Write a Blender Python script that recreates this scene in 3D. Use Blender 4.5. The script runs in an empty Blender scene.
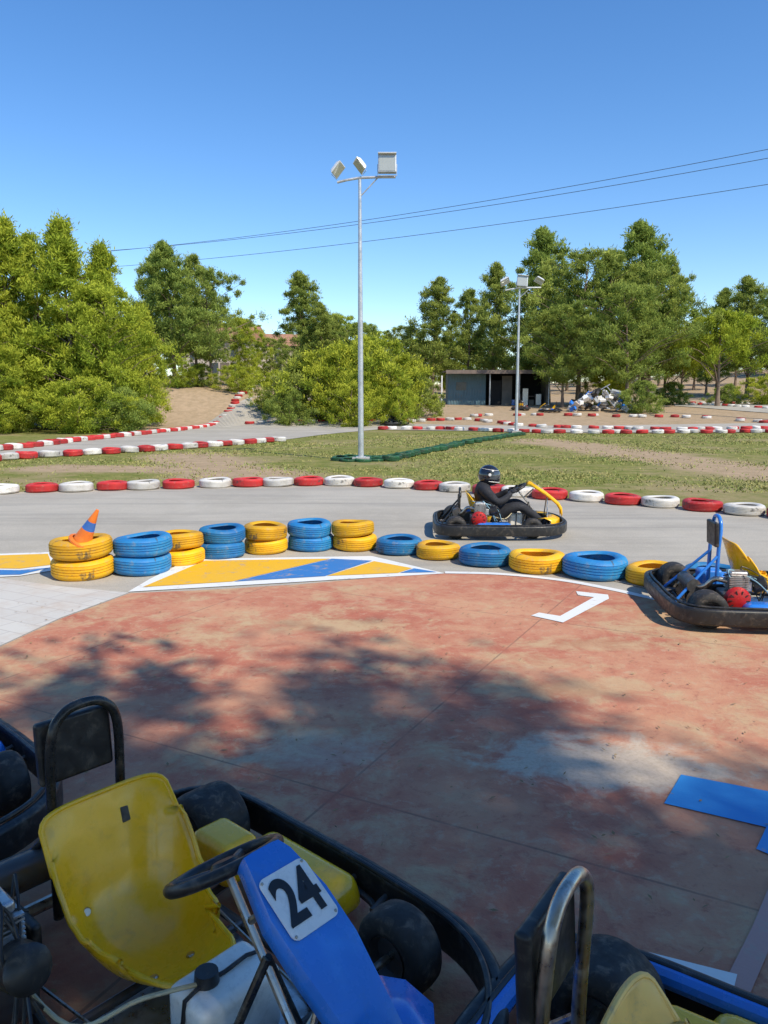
import bpy, math, random
import numpy as np
from mathutils import Vector, Matrix, Quaternion
random.seed(7); rng=np.random.default_rng(7)
scene=bpy.context.scene
# ------------------------------------------------------------------ camera
F=770.0; TH=math.radians(8.3); CH=1.75
cam_d=bpy.data.cameras.new("camera"); cam=bpy.data.objects.new("camera",cam_d)
scene.collection.objects.link(cam); scene.camera=cam
cam_d.sensor_fit='VERTICAL'; cam_d.sensor_height=36; cam_d.sensor_width=27
cam_d.lens=F/1024*36; cam_d.clip_end=3000; cam_d.clip_start=0.05
cam.location=(0,0,CH); cam.rotation_euler=(math.pi/2-TH,0,0)
# survey helper: photo coordinates -> true plan position on a level plane
def G(px,py,z=0.0):
    u=(512-py)/F; x=(px-384)/F
    den=math.sin(TH)-u*math.cos(TH); k=(CH-z)/den
    return (x*k,(math.cos(TH)+u*math.sin(TH))*k)
def AT(px,py,y):
    u=(512-py)/F; x=(px-384)/F
    k=y/(math.cos(TH)+u*math.sin(TH))
    return Vector((x*k,y,CH+(-math.sin(TH)+u*math.cos(TH))*k))
# ------------------------------------------------------------------ world + sun
SAZ=math.radians(138); SEL=math.radians(47)   # azimuth clockwise from +Y
S=Vector((math.cos(SEL)*math.sin(SAZ),math.cos(SEL)*math.cos(SAZ),math.sin(SEL)))
w=bpy.data.worlds.new("World"); scene.world=w; w.use_nodes=True
nt=w.node_tree; nt.nodes.clear()
sky=nt.nodes.new("ShaderNodeTexSky"); sky.sky_type='NISHITA'; sky.sun_disc=False
sky.sun_elevation=SEL; sky.sun_rotation=SAZ; sky.altitude=400; sky.air_density=1.0; sky.dust_density=0.2; sky.ozone_density=2.2
hs=nt.nodes.new("ShaderNodeHueSaturation"); hs.inputs['Hue'].default_value=.505; hs.inputs['Saturation'].default_value=1.27; hs.inputs['Value'].default_value=1.32
bg=nt.nodes.new("ShaderNodeBackground"); bg.inputs[1].default_value=0.15
wo=nt.nodes.new("ShaderNodeOutputWorld")
nt.links.new(sky.outputs[0],hs.inputs['Color']); nt.links.new(hs.outputs[0],bg.inputs[0]); nt.links.new(bg.outputs[0],wo.inputs[0])
sd=bpy.data.lights.new("sun","SUN"); sd.energy=4.9; sd.angle=math.radians(0.8); sd.color=(1,0.93,0.79)
so=bpy.data.objects.new("sun",sd); scene.collection.objects.link(so)
so.rotation_euler=S.to_track_quat('Z','Y').to_euler()
scene.view_settings.view_transform='Standard'; scene.view_settings.look='None'; scene.view_settings.exposure=0
# ------------------------------------------------------------------ materials
class NT:
    def __init__(s,name):
        s.m=bpy.data.materials.new(name); s.m.use_nodes=True; s.t=s.m.node_tree
        s.b=s.t.nodes["Principled BSDF"]; s.o=s.t.nodes["Material Output"]
        s.tc=s.t.nodes.new("ShaderNodeTexCoord")
    def n(s,typ,**k):
        x=s.t.nodes.new(typ)
        for a,b in k.items(): setattr(x,a,b)
        return x
    def l(s,a,b): s.t.links.new(a,b)
    def noise(s,scale,detail=4,rough=.55,dist=0,vec=None):
        x=s.n("ShaderNodeTexNoise"); x.inputs['Scale'].default_value=scale; x.inputs['Detail'].default_value=detail
        x.inputs['Roughness'].default_value=rough; x.inputs['Distortion'].default_value=dist
        s.l(vec or s.tc.outputs['Object'],x.inputs['Vector']); return x.outputs[0]
    def ramp(s,fac,lo,hi,a=0.0,b=1.0):
        x=s.n("ShaderNodeMapRange"); x.interpolation_type='SMOOTHSTEP'
        x.inputs['From Min'].default_value=lo; x.inputs['From Max'].default_value=hi
        x.inputs['To Min'].default_value=a; x.inputs['To Max'].default_value=b
        s.l(fac,x.inputs[0]); return x.outputs[0]
    def mix(s,fac,a,b,mode='MIX'):
        x=s.n("ShaderNodeMix",data_type='RGBA',blend_type=mode)
        for sock,v in ((x.inputs[0],fac),(x.inputs[6],a),(x.inputs[7],b)):
            if isinstance(v,(int,float)): sock.default_value=v
            elif isinstance(v,tuple): sock.default_value=(*v[:3],1)
            else: s.l(v,sock)
        return x.outputs[2]
    def math(s,op,a,b=0.0):
        x=s.n("ShaderNodeMath",operation=op)
        for i,v in enumerate((a,b)):
            if isinstance(v,(int,float)): x.inputs[i].default_value=v
            else: s.l(v,x.inputs[i])
        return x.outputs[0]
    def bump(s,h,st=.3,d=.01):
        x=s.n("ShaderNodeBump"); x.inputs['Strength'].default_value=st; x.inputs['Distance'].default_value=d
        s.l(h,x.inputs['Height']); s.l(x.outputs[0],s.b.inputs['Normal'])
    def col(s,c): s.l(c,s.b.inputs['Base Color'])
def simple(name,c,rough=.5,metal=0,var=.25,scale=6,grime=None,gamt=.4,bump=0,spec=.5,coat=0):
    M=NT(name); n1=M.noise(scale,5,.6)
    f=M.ramp(n1,.3,.7,1-var,1+var*.35)
    g=M.n("ShaderNodeCombineColor"); [M.l(f,g.inputs[i]) for i in range(3)]
    col=M.mix(1.0,c,g.outputs[0],'MULTIPLY')
    if grime:
        n2=M.noise(scale*2.7,6,.65,.5); col=M.mix(M.ramp(n2,.5,.72,0,gamt),col,grime)
    M.col(col); M.b.inputs['Metallic'].default_value=metal
    M.l(M.ramp(M.noise(scale*4,4),.3,.7,max(.02,rough-.12),min(1,rough+.12)),M.b.inputs['Roughness'])
    M.b.inputs['Specular IOR Level'].default_value=spec; M.b.inputs['Coat Weight'].default_value=coat
    if bump: M.bump(M.noise(scale*8,4),bump,.004)
    return M.m
dust=(.32,.25,.18)
m_yel=simple("yellow_plastic",(1.0,.53,.01),.28,var=.10,scale=5,grime=(.50,.27,.04),gamt=.4,coat=.2)
m_blu=simple("blue_plastic",(.03,.21,.70),.26,var=.10,scale=5,grime=(.10,.20,.38),gamt=.3,coat=.3)
m_bpl=simple("black_plastic",(.019,.018,.018),.42,scale=7,grime=dust,gamt=.22)
m_rub=simple("kart_rubber",(.026,.023,.021),.7,scale=9,grime=dust,gamt=.35,bump=.3)
m_steel=simple("bare_steel",(.54,.49,.42),.35,1,scale=9,grime=(.25,.14,.08),gamt=.6)
m_dsteel=simple("dark_steel",(.13,.12,.115),.45,.6,scale=9,grime=(.22,.13,.08),gamt=.5)
m_alu=simple("aluminium",(.62,.60,.58),.38,.8,scale=12,grime=(.16,.12,.1),gamt=.5)
m_blkp=simple("black_paint",(.02,.02,.02),.3,0,scale=9,grime=dust,gamt=.2)
m_whpl=simple("white_tank_plastic",(.88,.83,.74),.35,var=.1,scale=8,grime=(.45,.38,.28),gamt=.35)
m_whp=simple("white_plate",(.87,.85,.81),.35,var=.06,scale=8,grime=(.5,.48,.44),gamt=.35)
m_red=simple("red_cover",(.5,.012,.012),.4,var=.2,scale=8,grime=(.1,.05,.03),gamt=.5)
m_ink=simple("black_digit",(.012,.012,.014),.5)
m_cream=simple("faded_yellow_seat",(.98,.60,.16),.45,var=.25,scale=7,grime=(.50,.34,.17),gamt=.75)
m_galv=simple("galvanised_steel",(.55,.57,.58),.45,.5,var=.2,scale=3,grime=(.35,.35,.32))
m_lampw=simple("floodlight_white",(.8,.8,.8),.3,.1,var=.1)
m_glass=simple("floodlight_glass",(.50,.50,.42),.08,.3,var=.05)
m_suit=simple("racing_suit",(.02,.02,.025),.8,scale=12,bump=.5)
m_helm=simple("helmet_shell",(.012,.013,.02),.12,var=.1,coat=.8)
m_vis=simple("visor",(.05,.06,.07),.05,var=.02,coat=1)
m_glove=simple("glove",(.03,.03,.035),.8)
m_skin=simple("skin",(.5,.3,.2),.55)
def tyre_paint(name,c,c2):
    M=NT(name); n=M.noise(5,6,.65,.3)
    oi=M.n("ShaderNodeObjectInfo"); 
    base=M.mix(M.ramp(M.noise(3,3),.3,.7),c,c2)
    rv=M.ramp(oi.outputs['Random'],0,1,.75,1.08); cc=M.n("ShaderNodeCombineColor"); [M.l(rv,cc.inputs[i]) for i in range(3)]
    base=M.mix(1.0,base,cc.outputs[0],'MULTIPLY')
    base=M.mix(M.ramp(n,.60,.68,0,.8),base,(.06,.055,.05))
    base=M.mix(M.ramp(M.noise(13,5,.6),.52,.74,0,.42),base,(.34,.28,.20))
    M.col(base); M.b.inputs['Roughness'].default_value=.58
    M.bump(M.noise(28,4,.6),.5,.008); return M.m
m_ty=tyre_paint("tyre_yellow",(.88,.49,.008),(.74,.37,.008))
m_tb=tyre_paint("tyre_blue",(.015,.17,.45),(.025,.23,.47))
m_tr=tyre_paint("tyre_red",(.60,.035,.03),(.48,.03,.03))
m_tw=tyre_paint("tyre_white",(.80,.76,.70),(.66,.62,.55))
m_tg=tyre_paint("tyre_green",(.015,.10,.03),(.015,.07,.025))
# ------------------------------------------------------------------ geometry helpers
def link(o,parent=None):
    scene.collection.objects.link(o)
    if parent is not None: o.parent=parent
    return o
def empty(name,loc=(0,0,0),rz=0,parent=None):
    e=bpy.data.objects.new(name,None); e.empty_display_size=.2; e.location=loc; e.rotation_euler=(0,0,rz); return link(e,parent)
def mesh(name,V,Fc,mat,parent=None,smooth=False,sharp=35):
    me=bpy.data.meshes.new(name); me.from_pydata([tuple(v) for v in V],[],Fc)
    for m in (mat if isinstance(mat,list) else [mat]): me.materials.append(m)
    if smooth:
        me.polygons.foreach_set("use_smooth",[True]*len(me.polygons))
        try: me.set_sharp_from_angle(angle=math.radians(sharp))
        except Exception: pass
    me.update(); return link(bpy.data.objects.new(name,me),parent)
def box(name,c,s,mat,parent=None,bev=.0,rot=(0,0,0),taper=1.0):
    V=[]
    for z in (-.5,.5):
        t=1 if z<0 else taper
        for x,y in ((-.5,-.5),(.5,-.5),(.5,.5),(-.5,.5)): V.append((x*s[0]*t,y*s[1]*t,z*s[2]))
    o=mesh(name,V,[(3,2,1,0),(4,5,6,7),(0,1,5,4),(1,2,6,5),(2,3,7,6),(3,0,4,7)],mat,parent)
    o.location=c; o.rotation_euler=rot
    if bev:
        b=o.modifiers.new("b","BEVEL"); b.width=bev; b.segments=3
        o.data.polygons.foreach_set("use_smooth",[True]*6); 
        wn=o.modifiers.new("w","WEIGHTED_NORMAL")
    return o
def catmull(P,n,closed):
    P=[Vector(p) for p in P]; N=len(P); out=[]
    if n<=1: return P
    rngN=N if closed else N-1
    for i in range(rngN):
        g=lambda j:P[j%N] if closed else P[max(0,min(N-1,j))]
        p0,p1,p2,p3=g(i-1),g(i),g(i+1),g(i+2)
        for k in range(n):
            t=k/n; out.append(.5*((2*p1)+(p2-p0)*t+(2*p0-5*p1+4*p2-p3)*t*t+(3*p1-p0-3*p2+p3)*t**3))
    if not closed: out.append(P[-1])
    return out
def sweep(name,pts,r,mat,parent=None,closed=False,n=6,prof=None,seg=10,cap=True):
    P=catmull(pts,n,closed); N=len(P)
    T=[]
    for i in range(N):
        a=P[(i-1)%N] if (closed or i>0) else P[i]; b=P[(i+1)%N] if (closed or i<N-1) else P[i]
        T.append((b-a).normalized())
    rr=r if isinstance(r,(list,tuple)) else None
    V=[];side=None
    for i in range(N):
        if prof is not None:
            sd=T[i].cross(Vector((0,0,1))).normalized(); up=Vector((0,0,1)); pr=prof
        else:
            if side is None:
                h=Vector((0,0,1)) if abs(T[i].z)<.9 else Vector((1,0,0)); side=T[i].cross(h).normalized()
            else: side=(side-T[i]*side.dot(T[i])).normalized()
            sd=side; up=sd.cross(T[i]).normalized()
            R=r if rr is None else np.interp(i/(N-1)*(len(rr)-1),range(len(rr)),rr)
            pr=[(R*math.cos(a*2*math.pi/seg),R*math.sin(a*2*math.pi/seg)) for a in range(seg)]
        for a,b in pr: V.append(P[i]+sd*a+up*b)
    m=len(pr); Fc=[]
    for i in range(N if closed else N-1):
        for j in range(m):
            a=i*m+j; b=i*m+(j+1)%m; c=((i+1)%N)*m+(j+1)%m; d=((i+1)%N)*m+j
            Fc.append((a,b,c,d))
    if not closed and cap: Fc.append(tuple(reversed(range(m)))); Fc.append(tuple(range((N-1)*m,N*m)))
    return mesh(name,V,Fc,mat,parent,True)
def lathe_data(prof,seg,closed_prof=False):
    V=[];Fc=[];m=len(prof)
    for i in range(seg):
        a=2*math.pi*i/seg
        for r,z in prof: V.append((r*math.cos(a),r*math.sin(a),z))
    for i in range(seg):
        for j in range(m if closed_prof else m-1):
            j2=(j+1)%m; i2=(i+1)%seg
            Fc.append((i*m+j,i2*m+j,i2*m+j2,i*m+j2))
    return V,Fc
def lathe(name,prof,mat,parent=None,seg=24,closed=False,loc=(0,0,0),rot=(0,0,0),sharp=40):
    V,Fc=lathe_data(prof,seg,closed); o=mesh(name,V,Fc,mat,parent,True,sharp); o.location=loc; o.rotation_euler=rot; return o
def rrect(w,h,r,n=4):
    out=[]
    for cx,cy,a0 in ((w/2-r,h/2-r,0),(-w/2+r,h/2-r,90),(-w/2+r,-h/2+r,180),(w/2-r,-h/2+r,270)):
        for k in range(n+1):
            a=math.radians(a0+90*k/n); out.append((cx+r*math.cos(a),cy+r*math.sin(a)))
    return out
# ------------------------------------------------------------------ terrain
def hgt(x,y):
    t=np.clip((y-46)/26,0,1); a=1.25*t*t*(3-2*t)
    b=np.clip((y-80)/150,0,1)*5.0
    c=6*np.exp(-((x+90)**2/3500.+(y-130)**2/1800.))+5*np.exp(-((x-100)**2/3000.+(y-150)**2/1800.))
    t2=np.clip((y-51)/9,0,1); t2=t2*t2*(3-2*t2)
    bank=2.0*t2*np.exp(-((x+17)/12.)**2)
    return a+b+bank+c*np.clip((y-60)/40,0,1)
def segd(x,y,a,b):
    ax,ay=a;bx,by=b;dx,dy=bx-ax,by-ay
    t=np.clip(((x-ax)*dx+(y-ay)*dy)/(dx*dx+dy*dy),0,1); return np.hypot(x-ax-t*dx,y-ay-t*dy)
def dirtf(x,y):
    d=np.zeros_like(x)
    for a,b,wd in ((G(180,456),G(262,482),1.1),(G(540,440),G(640,455),1.2),(G(640,455),G(800,478),1.1),(G(60,468),G(190,470),.8)):
        d=np.maximum(d,np.exp(-(segd(x,y,a,b)/wd)**2))
    d=np.maximum(d,np.clip((y-44)/6,0,1)*.5)
    d=np.maximum(d,np.clip((y-49)/4,0,1)*np.exp(-((x+15)/6.)**2)*.9)
    d=np.maximum(d,np.clip((y-50)/6,0,1)*np.clip((x-12)/6,0,1)*.8)
    d=np.maximum(d,np.clip((2-y)/4,0,1)*.7)
    return d
ys=np.concatenate([[-400,-200,-100,-60,-30,-15,-5,0,5,10],np.arange(13,60,.4),np.arange(60,120,2),np.arange(120,260,10),[260,300,400,600,1000,1800]])
xs=np.concatenate([[-1500,-800,-400,-250,-160],np.arange(-120,-26,4),np.arange(-26,40,.45),np.arange(40,120,4),[120,160,250,400,800,1500]])
X,Y=np.meshgrid(xs,ys); Z=hgt(X,Y)
V=np.stack([X,Y,Z],-1).reshape(-1,3); nx=len(xs); ny=len(ys)
Fc=[(j*nx+i,j*nx+i+1,(j+1)*nx+i+1,(j+1)*nx+i) for j in range(ny-1) for i in range(nx-1)]
M=NT("grass_and_dirt")
at=M.n("ShaderNodeAttribute",attribute_name="dirt")
n1=M.noise(.22,6,.6,.4); n2=M.noise(2.2,6,.7); n3=M.noise(14,4,.7)
g=M.mix(M.ramp(n2,.35,.65),(.165,.185,.04),(.30,.265,.085))
g=M.mix(M.ramp(n3,.35,.7,0,.55),g,(.10,.125,.028))
dcol=M.mix(M.ramp(n2,.3,.7),(.46,.33,.21),(.34,.25,.15))
s1=M.math('ADD',M.math('MULTIPLY',at.outputs['Fac'],.75),M.math('ADD',M.math('MULTIPLY',n1,.95),M.math('MULTIPLY',n2,.4)))
M.col(M.mix(M.ramp(s1,.62,.98),g,dcol)); M.b.inputs['Roughness'].default_value=.95; M.b.inputs['Specular IOR Level'].default_value=.1
M.bump(M.noise(9,6,.7),.6,.05)
ground=mesh("ground",V,Fc,M.m,None,True,180)
ca=ground.data.attributes.new("dirt",'FLOAT','POINT'); ca.data.foreach_set("value",dirtf(V[:,0],V[:,1]).astype(np.float32))
# asphalt
def asphalt(name,c1,c2,c3):
    M=NT(name); a=M.noise(.5,6,.6,.5); b=M.noise(60,3,.7); c=M.noise(4,6,.65)
    col=M.mix(M.ramp(a,.35,.65),c1,c2); col=M.mix(M.ramp(c,.45,.75,0,.5),col,c3)
    col=M.mix(M.ramp(b,.3,.7,.0,.35),col,(.20,.19,.17))
    mp=M.n("ShaderNodeMapping"); mp.inputs['Scale'].default_value=(.12,1.6,1); M.l(M.tc.outputs['Object'],mp.inputs[0])
    st=M.noise(1.2,4,.6,.3,mp.outputs[0]); col=M.mix(M.ramp(st,.48,.7,0,.45),col,(.24,.225,.20))
    M.col(col); M.b.inputs['Roughness'].default_value=.85; M.b.inputs['Specular IOR Level'].default_value=.25
    M.bump(b,.5,.006); return M.m
m_asph=asphalt("asphalt",(.43,.385,.315),(.51,.46,.38),(.55,.49,.395))
def sheet(name,pts,z,mat,follow=False):
    if not follow: return mesh(name,[(x,y,z) for x,y in pts],[tuple(range(len(pts)))],mat)
def ribbon(name,A,B,z,mat,n=24,m=4):
    V=[];Fc=[]
    a=catmull([(p[0],p[1],0) for p in A],n,False); b=catmull([(p[0],p[1],0) for p in B],n,False)
    k=min(len(a),len(b))
    for i in range(k):
        pa=a[int(i*(len(a)-1)/(k-1))]; pb=b[int(i*(len(b)-1)/(k-1))]
        for j in range(m+1):
            p=pa.lerp(pb,j/m); V.append((p.x,p.y,float(hgt(p.x,p.y))+z))
    for i in range(k-1):
        for j in range(m): q=i*(m+1)+j; Fc.append((q,q+1,q+m+2,q+m+1))
    o=mesh(name,V,Fc,mat)
    if o.data.polygons[0].normal.z<0: o.data.flip_normals()
    return o
edge=[(-320,512),(-100,498),(0,493),(130,488),(240,485),(350,483),(430,488),(500,494),(560,498),(640,503),(700,508),(768,514),(900,530)]
ep=catmull([(*G(*p),0) for p in edge],5,False)
track=[(p.x,p.y) for p in ep]+[(16,3),(16,-7),(-12,-7),(-14,6)]
sheet("race_track",track[::-1],.004,m_asph)
ribbon("track_road",[G(*p) for p in [(-260,480),(0,449),(75,441),(150,433),(220,425),(300,421),(380,419)]],
       [G(*p) for p in [(-260,500),(0,461),(100,454),(200,448),(275,441),(330,434),(385,429)]],.012,m_asph)
def yat(px,y): return ((px-384)/F*y*1.0,y)
ribbon("track_road",[yat(380,52.5),yat(480,50),yat(600,50),yat(768,52),yat(950,52)],[yat(384,45),yat(480,43),yat(600,41),yat(768,42),yat(950,43)],.03,m_asph)
ribbon("track_road",[yat(670,80),yat(768,76),yat(900,72)],[yat(672,68),yat(768,60),yat(900,56)],.04,m_asph)
# red painted concrete
M=NT("worn_red_concrete")
P=M.tc.outputs['Object']
a=M.noise(.55,8,.68,.6); b=M.noise(3.2,8,.7,.4); c=M.noise(45,4,.7); d=M.noise(.9,5,.6); e2=M.noise(11,7,.75,.3)
red=M.mix(M.ramp(b,.35,.65),(.45,.155,.10),(.53,.235,.15))
red=M.mix(M.ramp(d,.4,.65,0,.9),red,(.57,.30,.18))
con=M.mix(M.ramp(c,.3,.7),(.46,.38,.29),(.58,.49,.38))
grn=M.mix(M.ramp(b,.4,.6),(.42,.29,.16),(.52,.38,.22))
wear=M.math('ADD',M.math('MULTIPLY',a,.6),M.math('MULTIPLY',b,.5))
col=M.mix(M.ramp(wear,.53,.67,0,.75),red,grn)
col=M.mix(M.ramp(e2,.52,.66,0,.5),col,(.54,.38,.25))
col=M.mix(M.ramp(e2,.47,.32,0,.5),col,(.34,.11,.08))
def spot(px,py,rx,ry,lo,hi,colr,col,amt):
    x,y=G(px,py); mp=M.n("ShaderNodeMapping",vector_type='POINT')
    mp.inputs['Location'].default_value=(-x/rx,-y/ry,0); mp.inputs['Scale'].default_value=(1/rx,1/ry,1)
    M.l(P,mp.inputs[0]); ln=M.n("ShaderNodeVectorMath",operation='LENGTH'); M.l(mp.outputs[0],ln.inputs[0])
    v=M.math('SUBTRACT',M.math('ADD',1.0,M.math('MULTIPLY',b,2.4)),M.math('ADD',ln.outputs['Value'],1.2))
    return M.mix(M.ramp(v,lo,hi,0,amt),col,colr)
col=spot(610,765,.7,.36,.0,.5,con,col,.9)
col=spot(320,755,.5,.3,.1,.7,con,col,.45)
col=spot(560,690,.8,.3,.1,.7,grn,col,.6)
col=spot(330,625,1.0,.35,.1,.7,grn,col,.55)
col=spot(600,645,.9,.25,.1,.7,grn,col,.5)
mp=M.n("ShaderNodeMapping"); mp.inputs['Rotation'].default_value=(0,0,math.radians(-62)); mp.inputs['Location'].default_value=(.35,.9,0)
M.l(P,mp.inputs[0])
br=M.n("ShaderNodeTexBrick"); br.offset=0; br.inputs['Scale'].default_value=1; br.inputs['Mortar Size'].default_value=.008
br.inputs['Brick Width'].default_value=3.1; br.inputs['Row Height'].default_value=2.6; br.inputs['Mortar Smooth'].default_value=.5
M.l(mp.outputs[0],br.inputs['Vector'])
col=M.mix(M.math('MULTIPLY',br.outputs['Fac'],M.ramp(b,.35,.6,.1,.55)),col,(.15,.10,.08))
col=M.mix(M.ramp(c,.55,.75,0,.35),col,(.28,.15,.12))
M.col(col); M.b.inputs['Roughness'].default_value=.9; M.b.inputs['Specular IOR Level'].default_value=.08
M.bump(M.math('ADD',c,M.math('MULTIPLY',b,2)),.5,.006)
m_redc=M.m
line=[(445,573.5),(500,575),(560,581),(610,590),(655,600),(700,610),(768,628),(860,660)]
lp=catmull([(*G(*p),0) for p in line],4,False)
redp=[G(130,594),G(200,591),G(300,585),G(380,578)]+[(p.x,p.y) for p in lp]+[(7,2),(7,-6),(-9,-6),(-9,3.9),G(-60,662),G(0,648),G(60,620)]
sheet("pit_lane_pavement",redp[::-1],.008,m_redc)
M=NT("light_paving"); br=M.n("ShaderNodeTexBrick"); br.inputs['Scale'].default_value=1; br.inputs['Brick Width'].default_value=.4; br.inputs['Row Height'].default_value=.2; br.inputs['Mortar Size'].default_value=.006
mp=M.n("ShaderNodeMapping"); mp.inputs['Rotation'].default_value=(0,0,.5); M.l(M.tc.outputs['Object'],mp.inputs[0]); M.l(mp.outputs[0],br.inputs['Vector'])
br.inputs['Color1'].default_value=(.54,.51,.46,1); br.inputs['Color2'].default_value=(.60,.57,.51,1); br.inputs['Mortar'].default_value=(.47,.43,.39,1)
M.col(M.mix(M.ramp(M.noise(2,6,.7),.45,.7,0,.6),br.outputs[0],(.49,.39,.31))); M.b.inputs['Roughness'].default_value=.85
sheet("light_pavement",[G(-60,580),G(-60,661),G(0,647),G(60,619),G(129,593.5),G(60,587),G(0,579)],.0085,M.m)
# painted markings
def paint(name,c,wear=.55):
    M=NT(name); n=M.noise(7,8,.75,.3); M.col(M.mix(M.ramp(n,wear,wear+.12,0,.75),c,(.42,.32,.24))); 
    M.b.inputs['Roughness'].default_value=.6; M.bump(M.noise(60,3),.3,.004); return M.m
p_w=paint("road_paint_white",(.78,.77,.73),.56); p_y=paint("road_paint_yellow",(.82,.45,.015),.54); p_b=paint("road_paint_blue",(.04,.19,.48),.54)
p_lb=paint("road_paint_light_blue",(.03,.25,.60),.58); p_wf=paint("road_paint_faded",(.58,.52,.47),.45)
def pp(name,px,z,mat): return sheet(name,[G(*p) for p in px],z,mat)
pp("painted_hatching",[(128,593),(445,574.5),(372,557),(190,560),(150,580)],.012,p_w)
pp("painted_hatching",[(143,588.5),(232,583),(330,560),(205,562)],.016,p_y)
pp("painted_hatching",[(234,583),(325,577.5),(372,562),(332,560)],.016,p_b)
pp("painted_hatching",[(327,577.3),(398,574.3),(412,569.5),(374,562.5)],.016,p_y)
pp("painted_hatching",[(400,574.2),(437,573.5),(414,569.7)],.016,p_b)
pp("painted_hatching",[(-40,580),(-40,556),(50,553),(62,570),(20,577)],.012,p_w)
pp("painted_hatching",[(-40,569),(-40,558),(48,555),(52,566),(20,570)],.016,p_y)
pp("painted_hatching",[(-40,577),(-40,571),(20,571.5),(50,569),(20,576)],.016,p_b)
def stripe(name,P2,wd,z,mat):
    Pc=catmull([(*p,0) for p in P2],6,False); V=[];Fc=[]
    for i,p in enumerate(Pc):
        t=(Pc[min(i+1,len(Pc)-1)]-Pc[max(i-1,0)]).normalized(); nn_=Vector((-t.y,t.x,0))*wd/2
        V+= [(*(p+nn_)[:2],z),(*(p-nn_)[:2],z)]
    Fc=[(2*i,2*i+1,2*i+3,2*i+2) for i in range(len(Pc)-1)]
    o=mesh(name,V,Fc,mat)
    if o.data.polygons[0].normal.z<0: o.data.flip_normals()
    return o
stripe("painted_line",[G(*p) for p in line],.09,.0125,p_w)
stripe("painted_line",[G(768,628-3),G(660,593),G(600,579),G(540,571)],.02,.0128,p_wf)
pp("grid_marking",[(531,617),(563,624),(609,600),(608,596),(576,592.5),(578,596.5),(594,598.5),(560,617.5),(539,614)],.013,p_w)
pp("painted_box",[(681,777),(800,800),(800,838),(664,806)],.013,p_lb)
pp("painted_box",[(768,826),(800,830),(800,870),(756,852)],.0135,p_lb)
pp("painted_box",[(630,951),(737,978),(728,1015),(600,990)],.013,p_w)
pp("painted_box",[(790,838),(752,930),(712,1010),(740,1020),(800,880)],.0118,paint("road_paint_pink",(.50,.27,.22),.5))
n=900; xx=rng.uniform(-4,4.5,n); yy=rng.uniform(1.4,6.5,n); a_=rng.uniform(0,6.28,n); L=rng.uniform(.006,.022,n); W_=rng.uniform(.002,.007,n)
V=[];Fc=[]
for i in range(n):
    c_,s_=math.cos(a_[i]),math.sin(a_[i]); b=len(V)
    for p,q in ((-L[i],0),(0,-W_[i]),(L[i],0),(0,W_[i])): V.append((xx[i]+p*c_-q*s_,yy[i]+p*s_+q*c_,.0165+random.uniform(0,.004)))
    Fc.append((b,b+1,b+2,b+3))
mesh("leaf_litter",V,Fc,simple("dry_leaf",(.34,.22,.10),.8,var=.5,scale=4))
# ------------------------------------------------------------------ grass blades
def grass(name,N,reg,hmin,hmax):
    xx=rng.uniform(reg[0],reg[1],N); yy=reg[2]+(reg[3]-reg[2])*rng.random(N)**1.3
    ex=np.array([p.x for p in ep]); ey=np.array([p.y for p in ep]); o=np.argsort(ex)
    keep=(yy>np.interp(xx,ex[o],ey[o])+.35)&(rng.random(N)>dirtf(xx,yy)*.95)
    patch=np.sin(xx*.9+1.3*np.sin(yy*.6))+np.sin(yy*1.1+xx*.35); keep&=rng.random(N)<np.clip(.42+.38*patch,.03,1)
    rl=[G(0,461),G(100,454),G(200,448),G(275,441),G(330,434),G(385,429),G(600,429)]
    keep&= yy<np.interp(xx,[p[0] for p in rl],[p[1] for p in rl])-.5
    xx=xx[keep];yy=yy[keep];n=len(xx)
    h=rng.uniform(hmin,hmax,n); a=rng.uniform(0,6.28,n); wd=.010+.0005*yy
    dx=np.cos(a)*wd;dy=np.sin(a)*wd; lx=rng.normal(0,.6,n)*h; ly=rng.normal(0,.6,n)*h
    z=np.zeros(n)
    V=np.stack([np.stack([xx-dx,yy-dy,z],1),np.stack([xx+dx,yy+dy,z],1),np.stack([xx+lx,yy+ly,h],1)],1).reshape(-1,3)
    me=bpy.data.meshes.new(name); me.vertices.add(3*n); me.vertices.foreach_set("co",V.ravel())
    me.loops.add(3*n); me.loops.foreach_set("vertex_index",np.arange(3*n)); me.polygons.add(n)
    me.polygons.foreach_set("loop_start",np.arange(0,3*n,3)); me.polygons.foreach_set("loop_total",np.full(n,3)); me.update(calc_edges=True)
    M=NT("grass_blades"); M.col(M.mix(M.ramp(M.noise(1.5,4),.35,.65),(.18,.23,.045),(.38,.33,.11))); M.b.inputs['Roughness'].default_value=.8
    me.materials.append(M.m); link(bpy.data.objects.new(name,me))
grass("grass",160000,(-18,24,14.5,40),.015,.055)
# ------------------------------------------------------------------ foliage
def leafmat(name,c1,c2,c3):
    M=NT(name); at=M.n("ShaderNodeAttribute",attribute_name="shade")
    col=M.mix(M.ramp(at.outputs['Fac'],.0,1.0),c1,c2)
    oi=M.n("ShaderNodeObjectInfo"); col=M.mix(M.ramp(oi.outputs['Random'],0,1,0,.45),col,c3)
    M.t.nodes.remove(M.b); df=M.n("ShaderNodeBsdfDiffuse"); tr=M.n("ShaderNodeBsdfTranslucent"); ms=M.n("ShaderNodeMixShader"); ms.inputs[0].default_value=.35
    M.l(col,df.inputs[0]); M.l(col,tr.inputs[0]); M.l(df.outputs[0],ms.inputs[1]); M.l(tr.outputs[0],ms.inputs[2]); M.l(ms.outputs[0],M.o.inputs[0]); return M.m
lf_y=leafmat("foliage_light",(.14,.22,.025),(.60,.60,.07),(.34,.44,.05))
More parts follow.
